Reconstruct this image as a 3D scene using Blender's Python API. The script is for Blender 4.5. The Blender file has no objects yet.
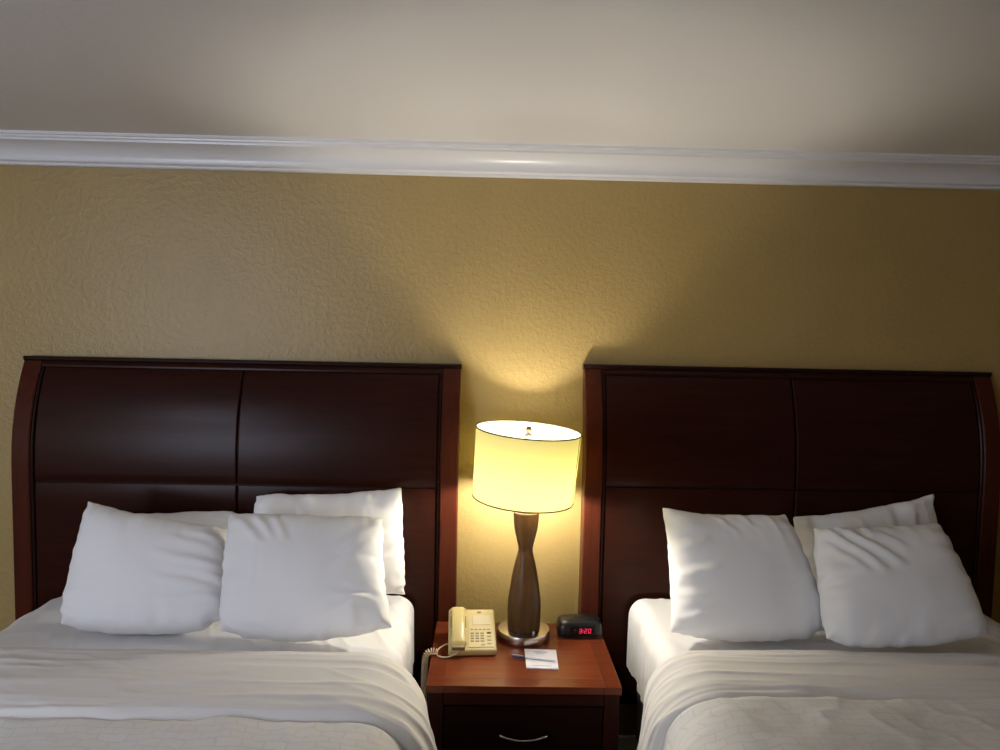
import bpy, bmesh, math, random
import numpy as np
from math import sin, cos, pi, radians
from mathutils import Vector, Matrix

random.seed(4)
S = bpy.context.scene
C = S.collection

# ------------------------------------------------------------------ materials
def mat(name, col, rough=.5, metal=0., coat=0., spec=None, sheen=0.):
    m = bpy.data.materials.new(name); m.use_nodes = True
    b = m.node_tree.nodes['Principled BSDF']
    b.inputs['Base Color'].default_value = (*col, 1)
    b.inputs['Roughness'].default_value = rough
    b.inputs['Metallic'].default_value = metal
    b.inputs['Coat Weight'].default_value = coat
    b.inputs['Coat Roughness'].default_value = .25
    b.inputs['Sheen Weight'].default_value = sheen
    if spec is not None: b.inputs['Specular IOR Level'].default_value = spec
    return m, m.node_tree, b

def bump(nt, b, src, strength, dist):
    n = nt.nodes.new('ShaderNodeBump'); n.inputs['Strength'].default_value = strength
    n.inputs['Distance'].default_value = dist
    nt.links.new(src, n.inputs['Height']); nt.links.new(n.outputs['Normal'], b.inputs['Normal'])
    return n

def texco(nt, scale=(1, 1, 1), rot=(0, 0, 0)):
    t = nt.nodes.new('ShaderNodeTexCoord'); m = nt.nodes.new('ShaderNodeMapping')
    m.inputs['Scale'].default_value = scale; m.inputs['Rotation'].default_value = rot
    nt.links.new(t.outputs['Object'], m.inputs['Vector'])
    return m.outputs['Vector']

def noise(nt, vec, scale, detail=4, rough=.55, dist=0.):
    n = nt.nodes.new('ShaderNodeTexNoise'); n.inputs['Scale'].default_value = scale
    n.inputs['Detail'].default_value = detail; n.inputs['Roughness'].default_value = rough
    n.inputs['Distortion'].default_value = dist
    nt.links.new(vec, n.inputs['Vector']); return n.outputs['Fac']

def ramp(nt, src, stops):
    r = nt.nodes.new('ShaderNodeValToRGB'); e = r.color_ramp.elements
    while len(e) < len(stops): e.new(.5)
    for k, (p, c) in enumerate(stops): e[k].position = p; e[k].color = (*c, 1)
    nt.links.new(src, r.inputs['Fac']); return r.outputs['Color']

def wood(name, dark, light, rough, axis='x', coat=.3):
    m, nt, b = mat(name, dark, rough, coat=coat)
    sc = {'x': (.9, 12, 12), 'z': (12, 12, .9), 'y': (12, .9, 12)}[axis]
    f = noise(nt, texco(nt, sc), 4.5, 6, .6, .6)
    nt.links.new(ramp(nt, f, [(.3, dark), (.7, light)]), b.inputs['Base Color'])
    bump(nt, b, f, .04, .002); b.inputs['Specular IOR Level'].default_value = .12
    return m

# wall: gold-tan paint over a knocked-down plaster texture
def wall_mat():
    m, nt, b = mat('gold_wall_paint', (.40, .284, .105), .40)
    v = texco(nt)
    a = noise(nt, v, 48, 3, .6, .3)
    a2 = ramp(nt, a, [(.40, (0, 0, 0)), (.66, (1, 1, 1))])
    f = noise(nt, v, 120, 2, .5)
    mx = nt.nodes.new('ShaderNodeMath'); mx.operation = 'MULTIPLY_ADD'
    nt.links.new(f, mx.inputs[0]); mx.inputs[1].default_value = .35; nt.links.new(a2, mx.inputs[2])
    bump(nt, b, mx.outputs[0], .35, .0026)
    w = noise(nt, v, 2.2, 2)
    nt.links.new(ramp(nt, w, [(.3, (.385, .273, .100)), (.7, (.42, .299, .112))]), b.inputs['Base Color'])
    return m
M = {}
M['wall'] = wall_mat()
m, nt, b = mat('ceiling_paint', (.80, .79, .80), .8)
bump(nt, b, noise(nt, texco(nt), 60, 3), .25, .003); M['ceiling'] = m
M['trim'] = mat('gloss_white_trim', (.80, .80, .82), .28)[0]
m, nt, b = mat('carpet', (.05, .04, .032), .95)
bump(nt, b, noise(nt, texco(nt), 300, 2), .8, .005); M['carpet'] = m
M['cherry'] = wood('dark_cherry_wood', (.022, .0054, .0032), (.033, .0078, .0042), .28, 'x', .0)
M['cherry_v'] = wood('dark_cherry_post_wood', (.050, .011, .0055), (.078, .017, .0075), .33, 'z', .0)
M['cherry_edge'] = wood('near_black_wood_edge', (.012, .004, .003), (.022, .007, .005), .28, 'z', .1)
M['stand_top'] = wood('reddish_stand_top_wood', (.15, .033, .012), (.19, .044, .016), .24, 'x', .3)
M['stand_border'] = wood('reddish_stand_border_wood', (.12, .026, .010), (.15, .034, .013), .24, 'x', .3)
M['shaded_stand_body'] = wood('shaded_stand_body_wood', (.026, .0065, .004), (.038, .009, .005), .34, 'z', .0)  # same wood as the top, with shadow darkening put into the colour
M['drawer'] = wood('shaded_stand_drawer_wood', (.012, .004, .003), (.018, .005, .004), .34, 'x', .0)  # drawer front's shade is painted into this darker wood colour

def linen(name, col, weave=900, amp=.12):
    m, nt, b = mat(name, col, .85, sheen=.15, spec=.25)
    v = texco(nt)
    bump(nt, b, noise(nt, v, weave, 2), amp, .0006)
    return m
M['pillow'] = linen('white_pillowcase_cotton', (.85, .85, .86))
M['sheet'] = linen('white_sheet_cotton', (.85, .845, .85))
M['cuff'] = linen('white_cuff_cotton', (.74, .72, .70))
M['mattress'] = linen('white_mattress_cover', (.78, .78, .79))
M['box'] = linen('black_box_spring_cloth', (.018, .017, .018))
# duvet: woven brick-like pattern
m, nt, b = mat('quilted_white_duvet', (.70, .68, .66), .85, sheen=.15, spec=.25)
v = texco(nt)
wv = nt.nodes.new('ShaderNodeTexNoise'); wv.inputs['Scale'].default_value = 9; nt.links.new(v, wv.inputs['Vector'])
mxv = nt.nodes.new('ShaderNodeMixRGB'); mxv.inputs['Fac'].default_value = .07
nt.links.new(v, mxv.inputs['Color1']); nt.links.new(wv.outputs['Color'], mxv.inputs['Color2'])
br = nt.nodes.new('ShaderNodeTexBrick'); br.inputs['Scale'].default_value = 9
br.inputs['Color1'].default_value = (.74, .73, .72, 1); br.inputs['Color2'].default_value = (.72, .71, .70, 1)
br.inputs['Mortar'].default_value = (.665, .65, .64, 1); br.inputs['Mortar Size'].default_value = .028
br.inputs['Mortar Smooth'].default_value = .8
nt.links.new(mxv.outputs['Color'], br.inputs['Vector'])
nt.links.new(br.outputs['Color'], b.inputs['Base Color'])
bump(nt, b, br.outputs['Fac'], -.12, .0015); M['duvet'] = m

M['chrome'] = mat('brushed_nickel', (.62, .57, .52), .24, 1.)[0]
M['steel'] = mat('drawer_pull_metal', (.62, .60, .60), .22, 1.)[0]
M['lampwood'] = wood('walnut_lamp_wood', (.065, .031, .010), (.11, .054, .018), .34, 'z', .2)
M['phone'] = mat('cream_plastic', (.68, .56, .27), .38)[0]
M['phone_hs'] = mat('cream_handset_plastic', (.54, .44, .19), .32)[0]
M['phone_grey'] = mat('phone_key_grey', (.25, .20, .11), .5)[0]
M['phone_dark'] = mat('phone_dark', (.02, .018, .015), .5)[0]
M['phone_key'] = mat('phone_key', (.47, .40, .25), .45)[0]
M['cord'] = mat('cream_cord', (.62, .52, .38), .4)[0]
M['black'] = mat('black_plastic', (.008, .008, .009), .32)[0]
M['lens'] = mat('black_display_lens', (.004, .003, .003), .12)[0]
M['paper'] = mat('white_paper', (.80, .79, .86), .8)[0]
M['ink'] = mat('faint_print', (.50, .47, .62), .8)[0]
M['pen_white'] = mat('white_pen_plastic', (.62, .68, .72), .3)[0]
M['pen_blue'] = mat('navy_pen_plastic', (.02, .05, .12), .3)[0]
M['rim'] = mat('shade_rim_trim', (.07, .05, .02), .7)[0]
M['dark_metal'] = mat('lamp_hardware', (.25, .22, .18), .35, 1.)[0]
M['socket_light_collar'] = mat('brass_socket', (.45, .30, .12), .3, 1.)[0]
M['window_frame'] = mat('window_frame_white', (.75, .75, .75), .4)[0]
M['outlet'] = mat('outlet', (.7, .66, .55), .4)[0]

def emit(name, col, s):
    m = bpy.data.materials.new(name); m.use_nodes = True; nt = m.node_tree
    nt.nodes.clear(); e = nt.nodes.new('ShaderNodeEmission'); o = nt.nodes.new('ShaderNodeOutputMaterial')
    e.inputs['Color'].default_value = (*col, 1); e.inputs['Strength'].default_value = s
    nt.links.new(e.outputs[0], o.inputs[0]); return m
BULB = 420.
M['bulb'] = emit('lit_bulb', (1., .93, .80), BULB)
M['fill_diffuser'] = emit('added_fill_diffuser', (.78, .83, 1.), 105.)  # glow of the added ceiling fill light
M['led'] = emit('red_led', (1., .03, .10), 1.6)
M['led_dim'] = emit('dim_led', (.5, .35, .35), .35)
# lamp shade: translucent cream fabric
m = bpy.data.materials.new('lit_shade_fabric'); m.use_nodes = True; nt = m.node_tree; nt.nodes.clear()
o = nt.nodes.new('ShaderNodeOutputMaterial'); mx = nt.nodes.new('ShaderNodeMixShader'); mx.inputs[0].default_value = .52
d = nt.nodes.new('ShaderNodeBsdfDiffuse'); d.inputs['Color'].default_value = (.86, .80, .55, 1)
t = nt.nodes.new('ShaderNodeBsdfTranslucent'); t.inputs['Color'].default_value = (.195, .172, .050, 1)
nt.links.new(d.outputs[0], mx.inputs[1]); nt.links.new(t.outputs[0], mx.inputs[2]); nt.links.new(mx.outputs[0], o.inputs[0])
M['shade'] = m
# glass of the added window
m, nt, b = mat('window_glass', (.9, .95, 1), .02); b.inputs['Transmission Weight'].default_value = 1.; M['glass'] = m

# ------------------------------------------------------------------ helpers
def link(name, me, m, parent=None, smooth=True):
    o = bpy.data.objects.new(name, me); C.objects.link(o)
    if m: me.materials.append(m)
    if parent: o.parent = parent
    if smooth:
        for p in me.polygons: p.use_smooth = True
    return o

def obj(name, bm, m, parent=None, smooth=False, recalc=True):
    if recalc: bmesh.ops.recalc_face_normals(bm, faces=bm.faces)
    me = bpy.data.meshes.new(name); bm.to_mesh(me); bm.free()
    return link(name, me, m, parent, smooth)

def thing(name, label, cat, loc=(0, 0, 0), rz=0, group=None):
    o = bpy.data.objects.new(name, None); C.objects.link(o); o.empty_display_size = .05
    o.location = loc; o.rotation_euler = (0, 0, rz); o['label'] = label; o['category'] = cat
    if group: o['group'] = group
    return o

def tag(o, label, cat, group=None):
    o['label'] = label; o['category'] = cat
    if group: o['group'] = group
    return o

def struct(o): o['kind'] = 'structure'; return o

def add_box(bm, lo, hi, bev=0., seg=2):
    x0, y0, z0 = lo; x1, y1, z1 = hi
    r = bmesh.ops.create_cube(bm, size=1.)
    vs = r['verts']
    for v in vs:
        v.co = Vector(((x0+x1)/2 + v.co.x*(x1-x0), (y0+y1)/2 + v.co.y*(y1-y0), (z0+z1)/2 + v.co.z*(z1-z0)))
    if bev > 0:
        es = list({e for v in vs for e in v.link_edges})
        bmesh.ops.bevel(bm, geom=es, offset=bev, segments=seg, profile=.5, affect='EDGES')
    return bm

def box(name, lo, hi, m, parent=None, bev=0., seg=2):
    bm = bmesh.new(); add_box(bm, lo, hi, bev, seg); return obj(name, bm, m, parent)

def lathe_bm(profile, n=48, bm=None, center=(0, 0, 0)):
    bm = bm or bmesh.new(); rings = []
    for r, z in profile:
        if r < 1e-6: rings.append([bm.verts.new((center[0], center[1], center[2]+z))])
        else: rings.append([bm.verts.new((center[0]+r*cos(2*pi*k/n), center[1]+r*sin(2*pi*k/n), center[2]+z)) for k in range(n)])
    for a, b in zip(rings, rings[1:]):
        for k in range(n):
            k2 = (k+1) % n
            if len(a) == 1 and len(b) == 1: continue
            if len(a) == 1: bm.faces.new((a[0], b[k2], b[k]))
            elif len(b) == 1: bm.faces.new((a[k], a[k2], b[0]))
            else: bm.faces.new((a[k], a[k2], b[k2], b[k]))
    return bm

def tube_bm(pts, r, n=8, bm=None, cap=True):
    """round tube along a list of points; r number or list"""
    bm = bm or bmesh.new(); pts = [Vector(p) for p in pts]
    rr = r if isinstance(r, (list, tuple)) else [r]*len(pts)
    t0 = (pts[1]-pts[0]).normalized(); up = Vector((0, 0, 1)) if abs(t0.z) < .9 else Vector((1, 0, 0))
    nrm = t0.cross(up).normalized(); rings = []
    for i, p in enumerate(pts):
        t = (pts[min(i+1, len(pts)-1)]-pts[max(i-1, 0)]).normalized()
        nrm = (nrm - t*nrm.dot(t)).normalized(); bi = t.cross(nrm)
        rings.append([bm.verts.new(p + (nrm*cos(2*pi*k/n) + bi*sin(2*pi*k/n))*rr[i]) for k in range(n)])
    for a, b in zip(rings, rings[1:]):
        for k in range(n): bm.faces.new((a[k], a[(k+1) % n], b[(k+1) % n], b[k]))
    if cap: bm.faces.new(rings[0][::-1]); bm.faces.new(rings[-1])
    return bm

def sweep_x(name, prof, x0, x1, m, parent=None, smooth=False, y_is_profile=True):
    """closed yz profile swept along x"""
    bm = bmesh.new()
    a = [bm.verts.new((x0, y, z)) for y, z in prof]; b = [bm.verts.new((x1, y, z)) for y, z in prof]
    n = len(prof)
    for k in range(n): bm.faces.new((a[k], a[(k+1) % n], b[(k+1) % n], b[k]))
    bm.faces.new(a[::-1]); bm.faces.new(b)
    return obj(name, bm, m, parent, smooth)

def grid_mesh(name, P, m, parent=None, close_u=False):
    nu, nv = P.shape[:2]
    me = bpy.data.meshes.new(name)
    idx = np.arange(nu*nv).reshape(nu, nv); fs = []
    for i in range(nu if close_u else nu-1):
        i2 = (i+1) % nu
        for j in range(nv-1): fs.append((idx[i, j], idx[i2, j], idx[i2, j+1], idx[i, j+1]))
    me.from_pydata(P.reshape(-1, 3).tolist(), [], [tuple(int(q) for q in f) for f in fs]); me.update()
    return link(name, me, m, parent)

def flat_shade_auto(o, ang=40):
    for p in o.data.polygons: p.use_smooth = True
    mod = o.modifiers.new('edges', 'EDGE_SPLIT'); mod.split_angle = radians(ang)

# numpy gradient-free value noise
_rs = np.random.RandomState(11); _tab = _rs.rand(256, 256)
def vnoise(x, y, seed=0):
    x = x + seed*17.31; y = y + seed*9.73
    xi = np.floor(x).astype(int); yi = np.floor(y).astype(int); fx = x-xi; fy = y-yi
    fx = fx*fx*fx*(fx*(fx*6-15)+10); fy = fy*fy*fy*(fy*(fy*6-15)+10)
    g = lambda a, b: _tab[a % 256, b % 256]
    return ((g(xi, yi)*(1-fx)+g(xi+1, yi)*fx)*(1-fy) + (g(xi, yi+1)*(1-fx)+g(xi+1, yi+1)*fx)*fy)*2-1
def ridge(x, y, seed=0, p=2.): return (1-np.abs(vnoise(x, y, seed)))**p
def sstep(a, b, x):
    t = np.clip((x-a)/(b-a), 0, 1); return t*t*(3-2*t)

# ------------------------------------------------------------------ pillow: inflated two-sheet cloth, relaxed in numpy
def sim_pillow(seed, W=.66, H=.50, nx=48, ny=36, iters=420, press=.55, gather=.02):
    rs = np.random.RandomState(seed)
    X, Z = np.meshgrid(np.linspace(-W/2, W/2, nx+1), np.linspace(-H/2, H/2, ny+1), indexing='ij')
    lay = []
    for s in (-1, 1):
        th = s*.09*np.sqrt(np.clip((1-(2*X/W)**4)*(1-(2*Z/H)**4), 0, 1))
        P = np.stack([X, th, Z], -1)
        nz = sum(vnoise(X*f+seed, Z*f, seed+s)*a for f, a in ((12, .003), (30, .002)))
        P[..., 1] += s*nz*np.where(np.abs(th) > 0, 1, 0)
        lay.append(P)
    P = np.stack(lay)            # 2,nx+1,ny+1,3
    V = np.zeros_like(P)
    dx, dz = W/nx, H/ny
    ra = {}
    def rest(di, dj):
        a = P[:, di:, dj:] if dj >= 0 else P[:, di:, :dj]
        return math.hypot(di*dx, dj*dz)
    cons = [(1, 0, 1.), (0, 1, 1.), (1, 1, .35), (1, -1, .35), (2, 0, .06), (0, 2, .06)]
    edge = np.zeros((nx+1, ny+1), bool); edge[0] = edge[-1] = True; edge[:, 0] = edge[:, -1] = True
    zn = (Z/H+.5)
    pr = press*(1.25-.5*zn)
    for it in range(iters):
        # normals
        du = np.zeros_like(P); dv = np.zeros_like(P)
        du[:, 1:-1] = P[:, 2:]-P[:, :-2]; du[:, 0] = P[:, 1]-P[:, 0]; du[:, -1] = P[:, -1]-P[:, -2]
        dv[:, :, 1:-1] = P[:, :, 2:]-P[:, :, :-2]; dv[:, :, 0] = P[:, :, 1]-P[:, :, 0]; dv[:, :, -1] = P[:, :, -1]-P[:, :, -2]
        N = np.cross(dv, du); N[0] *= -1
        N /= np.linalg.norm(N, axis=-1, keepdims=True)+1e-9
        N[0] = N[0]*np.sign(-1) if False else N[0]
        # make layer 0 push to -y, layer 1 to +y
        for k, s in ((0, -1), (1, 1)):
            if np.mean(N[k, :, :, 1])*s < 0: N[k] *= -1
        th = np.abs(P[1, :, :, 1]-P[0, :, :, 1])
        f = pr*np.clip(1.45-th/.16, .12, 2)     # fill pushes less once it is plump
        V += N*(f[None, ..., None])*.0012
        V *= .86
        P0 = P.copy(); P = P + V
        for rep in range(3):
            D = np.zeros_like(P); Wt = np.zeros(P.shape[:3])
            for di, dj, k in cons:
                sa = [slice(None), slice(0, nx+1-di), slice(0, ny+1-dj) if dj >= 0 else slice(-dj, ny+1)]
                sb = [slice(None), slice(di, nx+1), slice(dj, ny+1) if dj >= 0 else slice(0, ny+1+dj)]
                sa, sb = tuple(sa), tuple(sb)
                d = P[sb]-P[sa]; L = np.linalg.norm(d, axis=-1, keepdims=True)+1e-9
                r = math.hypot(di*dx, dj*dz)
                R = np.full(L.shape, r)
                if dj == 0 and di == 1: R[:, :, 0] *= 1-gather; R[:, :, -1] *= 1-gather
                if di == 0 and dj == 1: R[:, 0] *= 1-gather; R[:, -1] *= 1-gather
                c = (L-R)
                if k == 1.: c = np.where(c < 0, c*.35, c)    # cloth resists stretch, buckles in compression
                if di == 2 or dj == 2: c = np.where(c > 0, 0, c)
                corr = d/L*c*.5*k
                D[sa] += corr; D[sb] -= corr; Wt[sa] += k; Wt[sb] += k
            P += D/np.maximum(Wt, 1)[..., None]*1.35
            av = (P[0]+P[1])*.5
            P[:, edge] = av[edge]
        V = (P-P0)
        V = np.clip(V, -.004, .004)
    # center
    c = (P[0, 0, 0]+P[0, 0, -1]+P[0, -1, 0]+P[0, -1, -1])/4
    P -= c
    return P

CAMLOC = Vector((0, -2.86, 1.74))
def pillow(name, label, corners, seed, thick=1., bows=(0, 0, 0, 0), creases=(), group=None, W=.66, H=.50, rnd=(0, 0, .02, .02), pk=(.016, 30), press=.55):
    """corners: world TL, TR, BL, BR of the seam corners; bows L,R,T,B outward in metres"""
    P = sim_pillow(seed, W, H, press=press)
    nx, ny = P.shape[1]-1, P.shape[2]-1
    xc = (abs(P[0, 0, 0, 0])+abs(P[0, -1, 0, 0])+abs(P[0, 0, -1, 0])+abs(P[0, -1, -1, 0]))/4
    zc = (abs(P[0, 0, 0, 2])+abs(P[0, -1, 0, 2])+abs(P[0, 0, -1, 2])+abs(P[0, -1, -1, 2]))/4
    TL, TR, BL, BR = [np.array(c) for c in corners]
    a = (P[..., 0]/xc+1)/2; b = (P[..., 2]/zc+1)/2
    ex = (TR-TL+BR-BL)/2; ez = (TL-BL+TR-BR)/2
    wx, wz = np.linalg.norm(ex), np.linalg.norm(ez)
    n = np.cross(ez, ex); n /= np.linalg.norm(n)
    if n[1] > 0: n = -n
    A = a[..., None]; B = b[..., None]
    Q = BL*(1-A)*(1-B) + BR*A*(1-B) + TL*(1-A)*B + TR*A*B
    ac, bc = np.clip(a, 0, 1), np.clip(b, 0, 1)
    bl, brr, bt, bb = bows
    q = lambda t: 4*t*(1-t)
    Q += (ex/wx)*((brr*q(bc)*ac**2 - bl*q(bc)*(1-ac)**2)[..., None])
    Q += (ez/wz)*((bt*q(ac)*bc**2 - bb*q(ac)*(1-bc)**2)[..., None])
    t = -P[..., 1]*thick
    for am, sx, sz in zip(rnd, (-1, 1, -1, 1), (1, 1, -1, -1)):      # tucked, rounded corners
        dd = ((ac-(sx+1)/2)*wx)**2+((bc-(sz+1)/2)*wz)**2
        Q -= (ex/wx*sx+ez/wz*sz)*(am*np.exp(-dd/.05**2))[..., None]
    for (x0, z0, x1, z1, w, amp) in creases:      # folds in the case cloth, on the front sheet
        d = np.array([x1-x0, z1-z0]); L = np.hypot(*d); d = d/L
        s = ((ac-x0)*d[0]+(bc-z0)*d[1])/L; e = -(ac-x0)*d[1]+(bc-z0)*d[0]
        e = e + .012*vnoise(s*5, e*3, seed)
        prof = np.exp(-(e/w)**2) - .6*np.exp(-((e-1.7*w)/(w*1.1))**2)
        t[0] += (1.7*amp*prof*np.clip(1-(2*s-1)**2, 0, 1)**.8)[0]
    # puckers running in from the seams
    for e_, (al, di, Ls) in enumerate(((bc, ac, wz), (bc, 1-ac, wz), (ac, 1-bc, wx), (ac, bc, wx))):
        ln = .10+.10*vnoise(al*5, al*0, seed+e_*3)
        f = sstep(0, .05, di)*np.exp(-np.clip(di, 0, 1)/np.maximum(ln, .03))
        warp = al*Ls*pk[1]+di*1.5*vnoise(al*3, di*2, seed+e_)
        t = t + pk[0]*(.45 if e_ == 3 else 1)*f*(vnoise(warp, di*2.5, seed+20+e_)+.5*vnoise(warp*2.1, di*4, seed+30+e_))
    t = t + np.where(t > 0, 1, -1)*.004*vnoise(ac*4.5, bc*4, seed+51)*sstep(0, .2, ac*(1-ac)*bc*(1-bc)*16)
    sc = .0035*vnoise((ac+bc*2)*9, (bc-ac)*6, seed+60)+.003*vnoise((ac-bc)*22, (bc+ac)*20, seed+61)
    em = np.maximum.reduce([1-ac*8, 1-(1-ac)*8, 1-bc*8, 1-(1-bc)*8, 0*ac])
    Q += n*t[..., None] + ((ex/wx)[None, None, None]*np.sign(ac-.5)[..., None]+(ez/wz)[None, None, None]*np.sign(bc-.5)[..., None])*(sc*em)[..., None]
    v = []; me = bpy.data.meshes.new(name)
    idx = np.zeros((2, nx+1, ny+1), int); k = 0
    for i in range(nx+1):
        for j in range(ny+1): idx[0, i, j] = k; v.append(Q[0, i, j]); k += 1
    for i in range(nx+1):
        for j in range(ny+1):
            if i in (0, nx) or j in (0, ny): idx[1, i, j] = idx[0, i, j]
            else: idx[1, i, j] = k; v.append(Q[1, i, j]); k += 1
    fs = []
    for i in range(nx):
        for j in range(ny):
            fs.append((idx[0, i, j], idx[0, i+1, j], idx[0, i+1, j+1], idx[0, i, j+1]))
            fs.append((idx[1, i, j], idx[1, i, j+1], idx[1, i+1, j+1], idx[1, i+1, j]))
    c = np.mean(v, 0); c[2] = min(p[2] for p in v)
    me.from_pydata([tuple(p-c) for p in v], [], [tuple(int(q) for q in f) for f in fs]); me.update()
    o = link(name, me, M['pillow']); o.location = c
    sub = o.modifiers.new('smooth', 'SUBSURF'); sub.levels = 1; sub.render_levels = 1
    tag(o, label, 'pillow', group)
    return o

# ------------------------------------------------------------------ camera
F = 720.; PIT, YAW, ROL = radians(3.5), radians(1.15), radians(1.2)
cam = bpy.data.cameras.new('camera'); co = bpy.data.objects.new('camera', cam); C.objects.link(co)
cam.sensor_fit = 'HORIZONTAL'; cam.sensor_width = 36; cam.lens = 36*F/1000; cam.clip_start = .05
Mx = Matrix.Rotation(-YAW, 4, 'Z') @ Matrix.Rotation(pi/2-PIT, 4, 'X') @ Matrix.Rotation(ROL, 4, 'Z')
co.matrix_world = Matrix.Translation(CAMLOC) @ Mx
S.camera = co
R3 = np.array(Mx.to_3x3())
def px(x, y, Yp=None, Zp=None):
    """a point of the photograph carried onto a known upright (y) or level (z) plane in the room"""
    d = R3 @ np.array([(x-500)/F, -(y-375)/F, -1]); c = np.array(CAMLOC)
    t = (Yp-c[1])/d[1] if Yp is not None else (Zp-c[2])/d[2]
    return c+t*d

# ------------------------------------------------------------------ room shell
XL, XR, YB, ZC = -3.45, 2.75, -4.55, 2.44
def slab(name, lo, hi, m): return struct(box(name, lo, hi, m))
slab('floor', (XL-.1, YB-.1, -.1), (XR+.1, .1, 0), M['carpet'])
slab('ceiling', (XL-.1, YB-.1, ZC), (XR+.1, .1, ZC+.1), M['ceiling'])
slab('wall_back', (XL-.1, 0, 0), (XR+.1, .1, ZC), M['wall'])
slab('wall_left', (XL-.1, YB, 0), (XL, 0, ZC), M['wall'])
slab('wall_right', (XR, YB, 0), (XR+.1, 0, ZC), M['wall'])
# front wall with an opening for the added window
WX0, WX1, WZ0, WZ1 = -3.25, -1.95, .85, 2.15
bm = bmesh.new()
add_box(bm, (XL-.1, YB-.1, 0), (WX0, YB, ZC)); add_box(bm, (WX1, YB-.1, 0), (XR+.1, YB, ZC))
add_box(bm, (WX0, YB-.1, 0), (WX1, YB, WZ0)); add_box(bm, (WX0, YB-.1, WZ1), (WX1, YB, ZC))
struct(obj('wall_front', bm, M['wall']))
wn = bpy.data.objects.new('added_window_1', None); C.objects.link(wn); wn.location = ((WX0+WX1)/2, YB-.05, WZ0); struct(wn)  # unseen window, added as a source of cool fill
hw, hh = (WX1-WX0)/2, WZ1-WZ0
bm = bmesh.new(); t = .05
add_box(bm, (-hw, -.03, 0), (hw, .03, t)); add_box(bm, (-hw, -.03, hh-t), (hw, .03, hh))
add_box(bm, (-hw, -.03, t), (-hw+t, .03, hh-t)); add_box(bm, (hw-t, -.03, t), (hw, .03, hh-t)); add_box(bm, (-.02, -.03, t), (.02, .03, hh-t))
obj('window_frame', bm, M['window_frame'], wn)
box('pane', (-hw+t, -.004, t), (-.02, .004, hh-t), M['glass'], wn); box('pane', (.02, -.004, t), (hw-t, .004, hh-t), M['glass'], wn)
# crown moulding (cornice) profile, y measured from the wall
def crown_profile():
    p = [(0, ZC), (-.128, ZC), (-.128, ZC-.010), (-.120, ZC-.012), (-.119, ZC-.017), (-.113, ZC-.021), (-.1115, ZC-.018), (-.110, ZC-.028), (-.104, ZC-.0265)]
    for k in range(1, 13):      # concave sweep
        a = k/12*pi/2
        p.append((-.104+.070*sin(a)*1.0, ZC-.029-.052*(1-cos(a))))
    p += [(-.034, ZC-.086), (-.028, ZC-.090), (-.020, ZC-.092), (-.020, ZC-.099), (-.014, ZC-.102), (0, ZC-.102)]
    return p
cp = crown_profile()
o = struct(sweep_x('trim_1', cp, XL, XR, M['trim'])); flat_shade_auto(o, 25)
for nm, X, s in (('trim_2', XL, 1), ('trim_3', XR, -1)):
    bm = bmesh.new()
    a = [bm.verts.new((X-s*y, -.0, z)) for y, z in cp]; b = [bm.verts.new((X-s*y, YB, z)) for y, z in cp]
    n = len(cp)
    for k in range(n): bm.faces.new((a[k], a[(k+1) % n], b[(k+1) % n], b[k]))
    bm.faces.new(a[::-1]); bm.faces.new(b)
    o = struct(obj(nm, bm, M['trim'])); flat_shade_auto(o, 25)
struct(box('baseboard_back', (XL, -.015, 0), (XR, 0, .09), M['trim'], bev=.003))

# ------------------------------------------------------------------ headboards
def prof_y(z):
    """front face of the sleigh-shaped board: straight, then rolling back to the wall at the top"""
    if z < 1.18: return -.130 + .010*((1.18-z)/1.18)
    t = (z-1.18)/.43
    return -.130 + .101*t**2.2
def swept_strip(name, x0, x1, z0, z1, off, depth, m, parent, bev=.003, n=26):
    """board following the sleigh curve; off = how far its face stands proud"""
    bm = bmesh.new(); secs = []
    zs = np.linspace(z0, z1, n)
    for i, z in enumerate(zs):
        y = prof_y(z)-off; yb = min(y+depth, -.004); y = min(y, yb-.004)
        e = bev if (i in (0, n-1)) else 0
        secs.append([(x0, yb, z), (x0, y+bev, z), (x0+bev, y+e, z), (x1-bev, y+e, z), (x1, y+bev, z), (x1, yb, z)])
    rings = [[bm.verts.new(p) for p in s] for s in secs]
    for a, b in zip(rings, rings[1:]):
        for k in range(6): bm.faces.new((a[k], a[(k+1) % 6], b[(k+1) % 6], b[k]))
    bm.faces.new(rings[0][::-1]); bm.faces.new(rings[-1])
    o = obj(name, bm, m, parent); flat_shade_auto(o, 20); return o

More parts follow.
